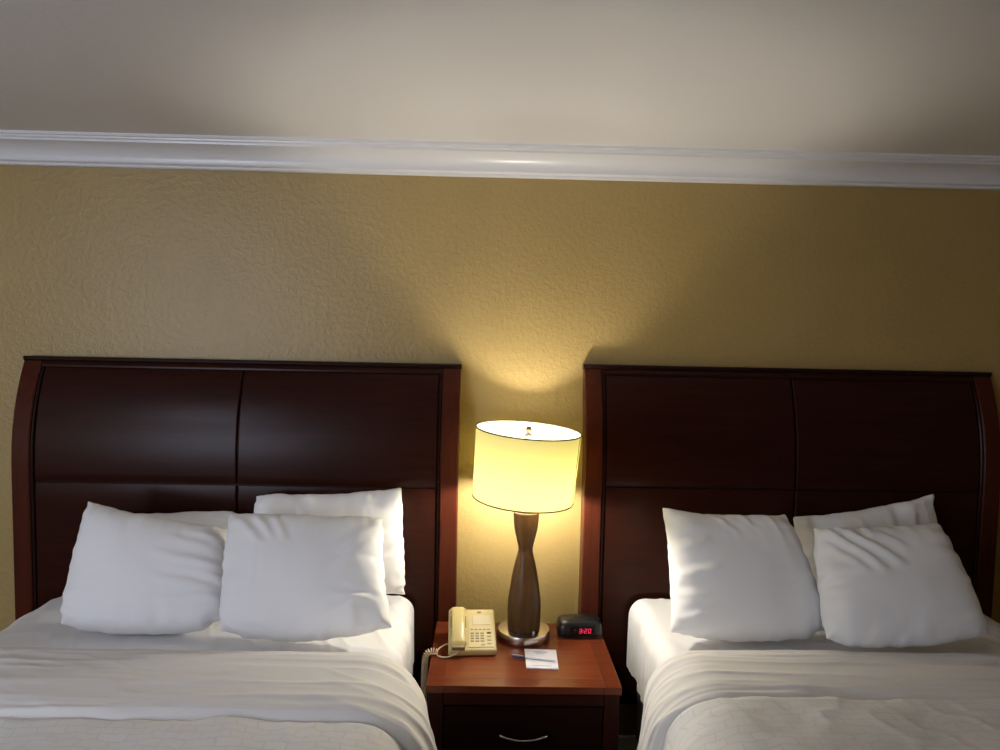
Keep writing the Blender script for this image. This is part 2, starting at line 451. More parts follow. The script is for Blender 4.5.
def headboard(label, x0, x1, ztop, gx, zg):
    t = thing('headboard', label, 'headboard', ((x0+x1)/2, 0, 0), 0, 'sleigh headboards on the gold wall')
    c = (x0+x1)/2; a, b = x0-c, x1-c; g = gx-c; pw = .068
    zt = ztop-.018
    swept_strip('post', a, a+pw, 0, zt, .010, .085, M['cherry_v'], t, .004)
    swept_strip('post', b-pw, b, 0, zt, .010, .085, M['cherry_v'], t, .004)
    swept_strip('edge_strip', a+pw+.001, a+pw+.011, .28, zt-.02, .005, .05, M['cherry_edge'], t, .003)
    swept_strip('edge_strip', b-pw-.011, b-pw-.001, .28, zt-.02, .005, .05, M['cherry_edge'], t, .003)
    swept_strip('backing_board', a+pw, b-pw, .28, zt, -.012, .03, M['cherry_edge'], t, .001)
    ia, ib = a+pw+.013, b-pw-.013
    for (p, q) in ((ia, g-.003), (g+.003, ib)):
        swept_strip('panel', p, q, zg+.004, zt-.021, 0, .011, M['cherry'], t, .004)
        swept_strip('panel', p, q, .30, zg-.004, 0, .011, M['cherry'], t, .004)
    # top rail: thin moulded cap following the whole width
    y1 = prof_y(zt)-.008
    pr = [(-.004, zt), (-.004, ztop-.003), (-.008, ztop), (y1+.004, ztop), (y1, ztop-.004), (y1+.001, ztop-.012), (y1+.006, zt)]
    sweep_x('top_rail', pr, a-.004, b+.004, M['cherry_edge'], t)
    # upper frame rail under the cap
    swept_strip('frame_rail', a+pw, b-pw, zt-.020, zt-.0005, .006, .04, M['cherry'], t, .003, n=4)
    return t
hbL = headboard('wide dark cherry headboard behind the bed on the left of the lamp', -1.782, -.098, 1.606, -.940, 1.133)
hbR = headboard('wide dark cherry headboard behind the bed on the right of the lamp', .388, 2.006, 1.616, 1.207, 1.150)

# ------------------------------------------------------------------ beds
def bed(label, x0, x1, z0, z1, out):
    t = thing('bed', label, 'bed', ((x0+x1)/2, -1.15, 0), 0, 'double beds')
    w = (x1-x0)/2; ya, yb = 1.0, -.98
    # mattress: rounded slab made of superellipse rings
    P = []
    nx = 96
    for (ins, z) in [(.6, z0), (.04, z0), (.012, z0+.02), (0, z0+.05), (0, (z0+z1)/2), (0, z1-.06), (.006, z1-.032), (.022, z1-.012), (.05, z1-.002), (.12, z1), (.6, z1)]:
        zi = z
        ring = []
        W, H = w-ins, (ya-yb)/2-ins*(1 if ins < .5 else 1.5); rad = max(.07-ins*.3, .02)
        for k in range(nx):
            q = k/nx*4; s = int(q); f = q-s
            cx = [(1, 1), (-1, 1), (-1, -1), (1, -1)][s]
            # quarter: corner arc (first half) then straight edge
            if f < .5:
                an = (s*pi/2) + f*2*pi/2
                ring.append(((W-rad)*cx[0]+rad*cos(an), (H-rad)*cx[1]+rad*sin(an), z))
            else:
                nxt = [(1, 1), (-1, 1), (-1, -1), (1, -1)][(s+1) % 4]
                an = (s+1)*pi/2; u = (f-.5)*2
                p0 = np.array(((W-rad)*cx[0]+rad*cos(an), (H-rad)*cx[1]+rad*sin(an)))
                p1 = np.array(((W-rad)*nxt[0]+rad*cos(an), (H-rad)*nxt[1]+rad*sin(an)))
                p = p0*(1-u)+p1*u; ring.append((p[0], p[1], z))
        P.append(ring)
    P = np.array(P).transpose(1, 0, 2)
    # the outer long edge is softer and more rounded than the one beside the nightstand
    q = sstep(w-.30, w, np.abs(P[..., 0]))*(np.sign(P[..., 0]) == out)
    P[..., 2] -= q*.045*sstep(z0+.1, z1, P[..., 2]); P[..., 0] -= out*q*.045*sstep(z1-.13, z1, P[..., 2])
    P[..., 1] += (ya+yb)/2
    # soft puckers on the sides
    side = ((P[..., 2] > z0+.01) & (P[..., 2] < z1-.02))
    P[..., 0] += side*np.sign(P[..., 0])*.003*vnoise(P[..., 1]*9, P[..., 2]*6, 3)
    o = grid_mesh('mattress', P, M['mattress'], t, close_u=True)
    bx = box('box_spring', (-w+.015, yb+.01, .17), (w-.015, ya-.01, z0-.002), M['box'], t, .02, 3)
    for sx in (-1, 1):
        for yy in (ya-.1, yb+.1):
            bm = lathe_bm([(0, 0), (.022, 0), (.03, .17), (0, .17)], 16, center=(sx*(w-.1), yy, 0)); obj('leg', bm, M['black'], t)
    return t

ZM = .715      # mattress top
BL0, BL1, BR0, BR1 = -1.655, -.270, .592, 1.975
bedL = bed('double bed with white mattress left of the wooden nightstand', BL0, BL1, .43, ZM, -1)
bedR = bed('double bed with white mattress right of the wooden nightstand', BR0, BR1, .43, ZM, 1)

def drape_xs(u, half, r, flareL, flareR, drop, rL=None, rR=None):
    """cross-section across the bed, u in [-1,1] by arc length -> (x, dz, side)"""
    r = np.where(u < 0, rL or r, rR or r)
    flat = half-r; arc = r*pi/2; tot = flat+arc+drop
    s = np.abs(u)*tot; sg = np.sign(u); fl = np.where(u < 0, flareL, flareR)
    x = np.where(s < flat, s, np.where(s < flat+arc, flat+r*np.sin(np.clip((s-flat)/r, 0, pi/2)), half))
    z = np.where(s < flat, 0, np.where(s < flat+arc, -r*(1-np.cos(np.clip((s-flat)/r, 0, pi/2))), -r-(s-flat-arc)))
    k = np.clip((s-flat)/(arc+drop), 0, 1)
    x = x+fl*k
    return sg*x, z, k

def cloth(name, cx, half, r, drop, y0, y1, zf, flares, m, parent=None, rL=None, rR=None, nu=150, nv=90, disp=None, thick=.004, seed=0, edge_roll=0.):
    """cloth over a bed from y0 (head) to y1 (foot); zf(v)->height; flares(v)->(L,R)"""
    u = np.linspace(-1, 1, nu)[:, None]*np.ones((1, nv)); v = np.ones((nu, 1))*np.linspace(0, 1, nv)[None, :]
    fL, fR = flares(v)
    x, dz, k = drape_xs(u, half, r, fL, fR, drop, rL, rR)
    y = y0+(y1-y0)*v
    z = zf(v)+dz
    P = np.stack([cx+x, y, z], -1)
    N = np.cross(np.gradient(P, axis=0), np.gradient(P, axis=1)); N /= np.linalg.norm(N, axis=-1, keepdims=True)+1e-9
    if N[nu//2, nv//2, 2] < 0: N = -N
    if disp is not None: P = P+N*disp(P, u, v, k)[..., None]
    o = grid_mesh(name, P, m, parent)
    if thick:
        s = o.modifiers.new('thickness', 'SOLIDIFY'); s.thickness = thick; s.offset = 1
    sb = o.modifiers.new('smooth', 'SUBSURF'); sb.levels = 1; sb.render_levels = 1
    return o

def bedding(side, x0, x1, label_sheet, label_duvet):
    cx, half = (x0+x1)/2, (x1-x0)/2
    L = side == 'L'
    # flat sheet: thin, wrinkled, over mattress from under the pillows to under the duvet
    def dsheet(P, u, v, k):
        X, Y = P[..., 0], P[..., 1]
        d = .005*ridge(X*5+Y*2.2, Y*2.5-X*.8, 2) + .0055*ridge(X*16+Y*7, Y*5, 5, 3)*sstep(-.1, .6, vnoise(X*3, Y*3, 9)+.3)
        # folds running over the side
        kk = sstep(.02, .35, k)
        d = d + kk*(.008*ridge(Y*11+X*2.0, X*1.5, 7, 2) + .007*ridge(Y*23, X*2, 8, 2))
        return d+.003
    outer = .13                                   # the side away from the nightstand hangs loose
    inner = .004
    fl = (lambda v: (outer+0*v, inner+0*v)) if L else (lambda v: (inner+0*v, outer+0*v))
    sh = cloth('flat_sheet', cx, half+.006, .055, .20, -.155, -1.35, lambda v: ZM+.002+0*v, fl, M['sheet'], rL=.19 if L else None, rR=None if L else .19, nu=240, nv=120, disp=dsheet, thick=.003)
    tag(sh, label_sheet, 'sheet')
    # duvet with turned-down cuff
    t = thing('duvet', label_duvet, 'duvet', (cx, -1.5, ZM), 0, 'white duvets')
    y_top = -.80 if L else -.735
    y_low = -1.165 if L else -1.035
    def world(o): o.location = Vector((0, 0, 0)); o.matrix_parent_inverse = Matrix.Translation(-t.location); return o
    def flare(v, y0, y1):
        y = y0+(y1-y0)*v
        g = sstep(-.66, -1.25, y)
        a = .02+.15*g
        return (a+.15, a) if L else (a, a+.15)
    # quilt body: lies below the cuff, puffs up again beyond it
    yb0, yb1 = y_low+.12, -2.165
    def zb(v):
        y = yb0+(yb1-yb0)*v
        return ZM+.030+.036*sstep(y_low+.045, y_low-.012, y)
    def dbody(P, u, v, k):
        X, Y = P[..., 0], P[..., 1]
        d = .012+.008*vnoise(X*3.1, Y*3.7, 21)+.006*vnoise(X*8, Y*8, 22)+.0035*ridge(X*15+Y*4, Y*13, 23, 3)
        kk = sstep(.05, .5, k)
        return d+kk*(.012*ridge(Y*9+X, X*2, 27, 2)-.004)
    ob = cloth('quilted_body', cx, half+.034, .095, .26, yb0, yb1, zb, lambda v: flare(v, yb0, yb1), M['duvet'], t, nu=200, nv=150, disp=dbody, thick=.020)
    world(ob)
    # cuff: a folded-over band, rolled at its head-side edge
    nu, ns = 260, 84
    u = np.linspace(-1, 1, nu)[:, None]*np.ones((1, ns)); s = np.ones((nu, 1))*np.linspace(0, 1, ns)[None, :]
    # closed loop section in (y, h): under-side -> rolled edge -> top -> free edge
    wdt = y_top-y_low; hr = .024 if L else .018
    loop = []
    for q in s[0]:
        if q < .12: loop.append((y_low+.05+(wdt-.05-hr)*(q/.12), .004))
        elif q < .40:
            a = (q-.12)/.28*pi; loop.append((y_top-hr+hr*1.0*sin(a), .004+hr*(1-cos(a))))
        elif q < .85:
            f = (q-.40)/.45; hh = .004+2*hr+.006*sin(f*pi); hh += (.032-2*hr)*.3*f*0
            loop.append((y_top-hr-(wdt-hr-.040)*f, hh+.004*f))
        else:
            a = (q-.85)/.15*pi; h1 = .008+2*hr
            loop.append((y_low+.040-.040*sin(a/2), h1*cos(a/2)-.004))
    loop = np.array(loop); Y = loop[:, 0][None, :]*np.ones((nu, 1)); H = loop[:, 1][None, :]*np.ones((nu, 1))
    g = sstep(-.62, -1.25, Y); a = .025+.14*g
    fL, fR = (a+.15, a) if L else (a, a+.15)
    r0 = .10
    x, dz, k = drape_xs(u, half+.030, r0, fL, fR, .22)
    P = np.stack([cx+x, Y, ZM+.034+dz], -1)
    # normal of the base drape only (so the thickness goes outward)
    e = np.gradient(P, axis=0); Nn = np.stack([-e[..., 2], 0*e[..., 0], e[..., 0]], -1)
    Nn /= np.linalg.norm(Nn, axis=-1, keepdims=True)+1e-9
    top = sstep(.15, .5, s)
    wav = .012*vnoise(u*5.2, s*0+2, 31)+.006*vnoise(u*13, s*0, 32)
    P[..., 1] += wav*top + (.05*sstep(.1, .8, k))*(1 if not L else 0.6)*(1-g*0)*-.6
    X, Yc = P[..., 0], P[..., 1]
    # long soft creases along the band, plus short diagonals
    d = .0065*ridge(X*1.3+.4*vnoise(X*2, Yc*4, 1), Yc*17, 41, 2.5)+.0045*ridge(X*2.3, Yc*34+X*1.5, 42, 3)+.004*ridge(X*9+Yc*16, Yc*9, 43, 3)*sstep(0, .5, vnoise(X*2.4, Yc*3, 44))
    d += sstep(.03, .4, k)*(.010*ridge(Yc*14+X*7, X*6, 45, 2.5)+.006*ridge(Yc*30, X*5, 46, 2))
    P += Nn*((H+d*top)[..., None])
    oc = grid_mesh('turned_down_cuff', P, M['cuff'], t)
    sb = oc.modifiers.new('smooth', 'SUBSURF'); sb.levels = 1; sb.render_levels = 1
    world(oc)
    return t
bedding('L', BL0, BL1, 'white flat sheet pulled over the left bed below its pillows', 'white duvet with a turned-down band on the left bed')
bedding('R', BR0, BR1, 'white flat sheet pulled over the right bed below its pillows', 'white duvet with woven pattern and turned-down band on the right bed')

# ------------------------------------------------------------------ pillows
def corners(tl, tr, bl, br, yt, yb):
    c = [px(*tl, Yp=yt), px(*tr, Yp=yt), px(*bl, Yp=yb), px(*br, Yp=yb)]
    for k in (2, 3): c[k][2] = max(c[k][2], ZM+.045)
    return c
G = 'bed pillows'
pillow('pillow', 'white pillow lying behind the leftmost pillow, only its top showing', corners((90, 514), (246, 507), (92, 606), (244, 606), -.20, -.27), 3, .60, (0, 0, -.0, 0), rnd=(0, .02, 0, 0), group=G)
pillow('pillow', 'white pillow with a tall pointed corner against the left headboard, nearest the lamp', corners((247, 491), (406, 485), (262, 606), (403, 602), -.20, -.25), 5, .60, rnd=(.016, 0, .0, .0), bows= (.0, .0, -.010, 0),
       creases=[(.55, .5, .97, .62, .022, .005), (.6, .25, .98, .42, .02, .004), (.3, .97, .36, .7, .02, .004)], group=G)
pillow('pillow', 'smooth white pillow at the far left of the left bed, in front', corners((84, 499), (231, 528), (60, 631), (224, 641), -.37, -.57), 7, .84, rnd=(.004, 0, .008, .024), bows= (.0, .004, .0, .016),
       creases=[(.55, .42, 1, .34, .03, .005), (.6, .22, 1, .28, .022, .005), (.55, .62, 1, .55, .03, .004), (.62, .78, .98, .7, .03, .004)], group=G)
pillow('pillow', 'creased white pillow in front on the left bed, nearest the phone', corners((225, 511), (388, 516), (219, 636), (390, 630), -.42, -.64), 9, .84, rnd=(.006, 0.004, .012, .004), bows= (.0, -.012, .006, .016),
       creases=[(.04, .98, .28, .66, .025, .006), (.18, 1, .34, .7, .02, .006), (.3, .98, .42, .68, .02, .005), (.26, .95, .2, .2, .012, .002), (.72, .6, .98, .9, .03, .006), (.68, .42, .95, .72, .028, .005), (.6, .12, .98, .3, .022, .006), (.66, .3, .98, .2, .02, .006)], group=G)
pillow('pillow', 'white pillow on the right bed nearest the lamp, with two raised top corners', corners((659, 507), (788, 513), (672, 645), (829, 645), -.37, -.57), 12, .84, rnd=(0, .004, .002, .014), bows= (-.012, .012, -.004, .014),
       creases=[(.02, .62, .3, .72, .03, .006), (.0, .42, .34, .5, .03, .006), (.0, .3, .25, .28, .02, .005), (.02, .1, .3, .2, .02, .006), (.35, .98, .5, .76, .02, .004), (.55, .98, .66, .8, .02, .004)], group=G)
pillow('pillow', 'white pillow standing behind, with a high pointed corner, on the right bed', corners((790, 517), (936, 492), (800, 608), (944, 604), -.20, -.26), 15, .56, rnd=(0, 0, 0, 0), bows= (0, .0, -.006, 0),
       creases=[(.4, .95, .5, .6, .02, .004), (.62, .98, .66, .6, .02, .005), (.78, .98, .8, .6, .02, .004)], group=G)
pillow('pillow', 'white pillow with diagonal folds at the far right of the right bed, in front', corners((808, 527), (941, 521), (826, 644), (988, 636), -.47, -.71), 18, .80, rnd=(.004, 0.002, .012, .004), bows= (-.004, .004, -.002, .014),
       creases=[(.03, .96, .42, .5, .03, .010), (.12, .98, .55, .55, .028, .009), (.0, .86, .3, .5, .025, .006), (.4, .9, .6, .7, .02, .004), (.7, .08, 1, .14, .02, .004)], group=G)

# ------------------------------------------------------------------ nightstand
NX0, NX1, NY0, NY1, NZ = -.168, .452, -.652, -.150, .620
nc = ((NX0+NX1)/2, (NY0+NY1)/2)
ns = thing('nightstand', 'reddish wooden nightstand with a drawer darkened for shade between the two beds', 'nightstand', (nc[0], nc[1], 0))
hx, hy = (NX1-NX0)/2, (NY1-NY0)/2
# top: frame with inset centre panel
bm = bmesh.new(); z0, z1 = NZ-.024, NZ; bw = .055
add_box(bm, (-hx, -hy, z0), (-hx+bw, hy, z1), .0012); add_box(bm, (hx-bw, -hy, z0), (hx, hy, z1), .0012)
add_box(bm, (-hx+bw, -hy, z0), (hx-bw, -hy+bw, z1), .0012); add_box(bm, (-hx+bw, hy-bw, z0), (hx-bw, hy, z1), .0012)
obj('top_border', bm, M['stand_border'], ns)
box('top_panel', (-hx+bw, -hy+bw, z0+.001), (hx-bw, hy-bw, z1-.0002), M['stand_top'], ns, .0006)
bx = hx-.006; by = hy-.008; pw = .048
for sx in (-1, 1):
    for yy in (-by, by-pw):
        x0 = -bx if sx < 0 else bx-pw
        box('leg', (x0, yy, 0), (x0+pw, yy+pw, z0-.0005), M['shaded_stand_body'], ns, .003)
box('side_panel', (-bx+.006, -by+pw, .12), (-bx+.024, by-pw, z0-.001), M['shaded_stand_body'], ns)
box('side_panel', (bx-.024, -by+pw, .12), (bx-.006, by-pw, z0-.001), M['shaded_stand_body'], ns)
box('rear_panel', (-bx+pw, by-.02, .12), (bx-pw, by-.006, z0-.001), M['shaded_stand_body'], ns)
box('apron', (-bx+pw, -by+.004, z0-.045), (bx-pw, -by+.024, z0-.001), M['shaded_stand_body'], ns, .002)
box('bottom_shelf', (-bx+pw, -by+.01, .10), (bx-pw, by-.02, .12), M['shaded_stand_body'], ns)
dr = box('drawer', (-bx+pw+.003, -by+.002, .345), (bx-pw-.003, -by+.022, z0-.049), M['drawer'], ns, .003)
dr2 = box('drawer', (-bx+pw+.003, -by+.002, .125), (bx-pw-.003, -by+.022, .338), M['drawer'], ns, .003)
def handle(par, z, y):
    pts = []
    for k in range(17):
        f = k/16*2-1
        pts.append((f*.072, y-.024-.006*(1-f*f)+.0*abs(f), z-.012*(1-abs(f)**2.2)+.004))
    pts = [(-.072, y+.001, z+.004), (-.0725, y-.014, z+.004)]+pts+[(.0725, y-.014, z+.004), (.072, y+.001, z+.004)]
    rr = [.006, .005]+[.0035+.0012*abs(k/16*2-1) for k in range(17)]+[.005, .006]
    bm = tube_bm(pts, rr, 10); obj('handle', bm, M['steel'], par, True)
handle(dr, .462, -by+.002); handle(dr2, .235, -by+.002)

# ------------------------------------------------------------------ lamp
lx, ly = .158, -.280
lamp = thing('table_lamp', 'lit table lamp with hourglass wooden body and tilted drum shade', 'lamp', (lx, ly, NZ))
bm = lathe_bm([(0, .0008), (.086, .0008), (.0950, .004), (.0960, .008), (.0960, .030), (.0940, .0345), (.089, .036), (.03, .0365), (0, .0368)], 72)
o = obj('base', bm, M['chrome'], lamp); flat_shade_auto(o, 35)
prof = []
for z, r in [(.033, .048), (.036, .0555), (.06, .0575), (.10, .0585), (.15, .0575), (.20, .0535), (.25, .0465), (.29, .039), (.32, .032), (.340, .0275), (.352, .0262), (.364, .0275), (.39, .033), (.42, .040), (.45, .0445), (.475, .0465), (.497, .0470), (.500, .044)]:
    prof.append((r*1.045 if z < .2 else r, z if z < .05 else z*.935))
# smooth the profile by Catmull-Rom
def cr(pts, n=5):
    out = []
    for i in range(len(pts)-1):
        p0, p1, p2, p3 = [np.array(pts[max(0, min(len(pts)-1, j))]) for j in (i-1, i, i+1, i+2)]
        for k in range(n):
            t = k/n; out.append(tuple(.5*((2*p1)+(-p0+p2)*t+(2*p0-5*p1+4*p2-p3)*t*t+(-p0+3*p1-3*p2+p3)*t**3)))
    out.append(tuple(pts[-1])); return out
bm = lathe_bm([(0, .0370)]+[(max(r, .001), z) for r, z in cr(prof)]+[(0, .4675)], 56)
obj('body', bm, M['lampwood'], lamp, True)
bm = lathe_bm([(0, .468), (.022, .468), (.022, .474), (.020, .478), (.034, .488), (.035, .512), (.030, .5155), (0, .516)], 32)  # socket with a wide collar, shaped to block the bulb's downward light
o = obj('socket_light_collar', bm, M['socket_light_collar'], lamp); flat_shade_auto(o, 35)
bm = lathe_bm([(0, .5005), (.020, .5010), (.028, .507), (.037, .520), (.041, .536), (.038, .552), (.026, .567), (.012, .573), (0, .574)], 32)
for v in bm.verts: v.co.z += .016
obj('bulb', bm, M['bulb'], lamp, True)
# small inline switch knob at base shows as a white spark
bm = lathe_bm([(0, 0), (.0045, 0), (.0045, .010), (.003, .018), (0, .0185)], 16, center=(.032, -.064, .0325)); obj('switch', bm, M['steel'], lamp, True)
# tilted shade assembly
rot = Matrix.Translation((-.009, 0, .60)) @ Matrix.Rotation(radians(3.6), 4, 'Y') @ Matrix.Rotation(radians(2.2), 4, 'X') @ Matrix.Translation((0, 0, -.60))
RS, RT, ZS0, ZS1 = .183, .190, .516, .767
n = 96; bm = bmesh.new()
ring = lambda r, z: [bm.verts.new(rot @ Vector((r*cos(2*pi*k/n), r*sin(2*pi*k/n), z))) for k in range(n)]
rs_ = [ring(RS+(RT-RS)*f, ZS0+(ZS1-ZS0)*f) for f in np.linspace(0, 1, 9)]
for a, b in zip(rs_, rs_[1:]):
    for k in range(n): bm.faces.new((a[k], a[(k+1) % n], b[(k+1) % n], b[k]))
shade = obj('lamp_shade', bm, M['shade'], lamp, True)
for R_, Z_ in ((RS, ZS0), (RT, ZS1)):
    pts = [rot @ Vector((R_*cos(a), R_*sin(a), Z_)) for a in np.linspace(0, 2*pi, 97)]
    bm = tube_bm(pts, .0026, 6, cap=False); obj('rim', bm, M['rim'], shade, True)
a = radians(-22)
pts = [rot @ Vector(((R_+.0014)*cos(a), (R_+.0014)*sin(a), Z_)) for R_, Z_ in ((RS, ZS0), (RT, ZS1))]
bm = tube_bm(pts, .0011, 6); obj('seam', bm, M['rim'], shade, True)
# spider: ring and three arms, on a harp
bm = bmesh.new()
for k in range(3):
    a = k*2*pi/3+.4
    tube_bm([rot @ Vector((.012*cos(a), .012*sin(a), ZS1-.020)), rot @ Vector((.19*cos(a), .19*sin(a), ZS1-.004))], .0016, 6, bm)
lathe_bm([(.006, ZS1-.023), (.014, ZS1-.023), (.014, ZS1-.018), (.006, ZS1-.018)], 20, bm)
obj('spider', bm, M['dark_metal'], lamp, True)
bm = bmesh.new()
pts = []
for k in range(25):
    f = k/24*2*pi-pi/2; q = k/24
    pts.append((sin(q*pi*1.0)*0 + .048*(-1 if False else 1)*cos(pi/2+q*pi)*(-1)*1.0*(sin(pi*min(max(q, 0), 1))*0+1), 0, .478+.265*sin(q*pi)))
tube_bm([(p[0], 0, p[2]) for p in pts], .0016, 6, bm); obj('harp', bm, M['dark_metal'], lamp, True)
bm = lathe_bm([(0, ZS1-.026), (.009, ZS1-.024), (.010, ZS1-.016), (.006, ZS1-.010), (.010, ZS1-.004), (.011, ZS1+.004), (.007, ZS1+.011), (0, ZS1+.013)], 24)
o = obj('finial', bm, M['dark_metal'], lamp, True)
for v in o.data.vertices: v.co = rot @ v.co

# ------------------------------------------------------------------ telephone
ph = thing('telephone', 'cream corded desk telephone beside the lamp base', 'telephone', (-.031, -.345, NZ+.0005), radians(3))
pwid, pd = .083, .098      # half sizes
# wedge body: low at the front, high at the back (steep desk stand)
def wedge(pts_yz, hw, bev, name, m, par, seg=3):
    bm = bmesh.new(); n = len(pts_yz)
    a = [bm.verts.new((-hw, y, z)) for y, z in pts_yz]; b = [bm.verts.new((hw, y, z)) for y, z in pts_yz]
    for k in range(n): bm.faces.new((a[k], a[(k+1) % n], b[(k+1) % n], b[k]))
    bm.faces.new(a[::-1]); bm.faces.new(b); bmesh.ops.recalc_face_normals(bm, faces=bm.faces)
    bmesh.ops.bevel(bm, geom=list(bm.edges), offset=bev, segments=seg, profile=.5, affect='EDGES')
    o = obj(name, bm, m, par); flat_shade_auto(o, 30); return o
yF, yK = -.098, .085; zF, zK = .022, .098
wedge([(yF, 0), (yF-.004, zF), (yK-.02, zK), (yK+.004, zK-.008), (yK+.004, 0)], pwid, .006, 'phone_body', M['phone'], ph)
sl = math.atan2(zK-zF, (yK-.02)-(yF-.004))       # slope of the face
face = Matrix.Translation((0, yF-.004, zF)) @ Matrix.Rotation(sl, 4, 'X')
Lf = math.hypot(zK-zF, yK-.02-yF+.004)
def on_face(name, lo, hi, m, par=ph, bev=.001):
    bm = bmesh.new(); add_box(bm, lo, hi, bev); bm.transform(face); return obj(name, bm, m, par)
# raised keypad plate, card slot
on_face('key_plate', (-.014, .012, -.001), (.074, Lf-.012, .0022), M['phone'])
on_face('card_window', (.002, Lf*.60, .0015), (.066, Lf*.84, .0034), mat('card', (.70, .62, .40), .4)[0])
on_face('badge', (.020, Lf*.90, .0015), (.034, Lf*.945, .0032), M['phone_grey'])
for r in range(4):
    for c in range(3):
        x = -.006+c*.0175; y = .036+r*.0115
        on_face('key', (x, y, .001), (x+.0125, y+.0068, .0045), M['phone_grey' if (r+c) % 2 == 7 else 'phone_key'])
for k in range(5): on_face('key', (-.006+k*.0148, .088, .001), (-.006+k*.0148+.0095, .0925, .0040), M['phone_key'])
for k in range(4):
    on_face('key', (.052, .0245+k*.0155, .001), (.066, .0305+k*.0155, .0040), M['phone_dark'] if k == 3 else M['phone_key'])
on_face('key', (.030, .020, .001), (.044, .026, .004), M['phone_key'])
# handset: arched bar with ear and mouth cups, lying along the left side
hs = []
xh = -.0495
bm = bmesh.new(); secs = []
for k in range(29):
    f = k/28; y = -.002+f*(Lf-.002)
    w = .0235+.0065*(math.exp(-((f-.06)/.16)**2)+math.exp(-((f-.93)/.15)**2))
    top = .026+.012*sin(pi*min(max((f), 0), 1))**.7
    if f < .04 or f > .96: w *= .82; top *= .8
    bot = .004+.020*math.exp(-((f-.5)/.24)**4)
    sec = []
    for q in range(16):
        a = 2*pi*q/16; ca, sa = cos(a), sin(a)
        sec.append(Vector((xh+w*math.copysign(abs(ca)**.7, ca), y, (top+bot)/2+(top-bot)/2*math.copysign(abs(sa)**.8, sa))))
    secs.append([bm.verts.new(face @ p) for p in sec])
for a, b in zip(secs, secs[1:]):
    for q in range(16): bm.faces.new((a[q], a[(q+1) % 16], b[(q+1) % 16], b[q]))
bm.faces.new(secs[0][::-1]); bm.faces.new(secs[-1])
o = obj('handset', bm, M['phone_hs'], ph, True); flat_shade_auto(o, 50)
on_face('cradle_recess', (-.076, Lf*.55, -.001), (-.020, Lf*.84, .0014), M['phone_grey'])
bm = bmesh.new(); add_box(bm, (-.072, -.0065, .006), (-.027, .004, .022), .003); bm.transform(face); obj('mouthpiece_grille', bm, M['phone_grey'], ph)
# cord: two straight leads to a coiled length that hangs over the stand's edge
def tw(x, y, z): return Vector((x, y, z))
wl = ph.matrix_world
p_hs = Vector((-.070, -.452, NZ+.030)); p_bd = Vector((-.107, -.402, NZ+.022)); j = Vector((-.147, -.437, NZ+.014))
def bez(pts, n=14):
    return [tuple(Vector(q)) for q in [tuple(c) for c in cr3(pts, n)]]
def cr3(pts, n):
    out = []
    for i in range(len(pts)-1):
        p0, p1, p2, p3 = [np.array(pts[max(0, min(len(pts)-1, jj))]) for jj in (i-1, i, i+1, i+2)]
        for k in range(n):
            t = k/n; out.append(.5*((2*p1)+(-p0+p2)*t+(2*p0-5*p1+4*p2-p3)*t*t+(-p0+3*p1-3*p2+p3)*t**3))
    out.append(np.array(pts[-1])); return out
bm = bmesh.new()
tube_bm(cr3([p_hs, (-.085, -.470, NZ+.018), (-.115, -.470, NZ+.008), (-.142, -.462, NZ+.008), (-.149, -.452, NZ+.012)], 8), .0022, 8, bm)
tube_bm(cr3([p_bd, (-.120, -.405, NZ+.024), (-.140, -.420, NZ+.018), (-.149, -.440, NZ+.014)], 8), .0022, 8, bm)
path = cr3([(-.146, -.446, NZ+.014), (-.160, -.443, NZ+.016), (-.176, -.441, NZ+.012), (-.1875, -.441, NZ-.006), (-.190, -.443, NZ-.05), (-.191, -.447, NZ-.12), (-.190, -.452, NZ-.20), (-.188, -.455, NZ-.30)], 30)
# helix on the path
d = [0]
for a, b in zip(path, path[1:]): d.append(d[-1]+np.linalg.norm(b-a))
hel = []; tot = d[-1]; N = 1500; pth = np.array(path); d = np.array(d)
nrm = np.array([0., 1., 0.])
for k in range(N):
    s = tot*k/(N-1); p = np.array([np.interp(s, d, pth[:, q]) for q in range(3)])
    p2 = np.array([np.interp(min(s+.003, tot), d, pth[:, q]) for q in range(3)]); p1 = np.array([np.interp(max(s-.003, 0), d, pth[:, q]) for q in range(3)])
    tg = p2-p1; tg /= np.linalg.norm(tg); nn = nrm-tg*nrm.dot(tg); nn /= np.linalg.norm(nn); bb = np.cross(tg, nn)
    pitch = .0052 if s < .09 else .0042; an = 2*pi*s/pitch*1.0
    an = 2*pi*s/.0078
    rr = .0095*min(1, s/.006+.25)
    hel.append(p+(nn*cos(an)+bb*sin(an))*rr)
tube_bm(hel, .0020, 6, bm)
co_ = obj('handset_cord', bm, M['cord'], ph, True, recalc=False)
bpy.context.view_layer.update(); co_.matrix_parent_inverse = (Matrix.Translation(ph.location) @ Matrix.Rotation(radians(3), 4, 'Z')).inverted()

# ------------------------------------------------------------------ alarm clock
ck = thing('alarm_clock', 'small black digital alarm clock with red digits near the right bed', 'alarm clock', (.366, -.243, NZ+.0005), radians(1.5))
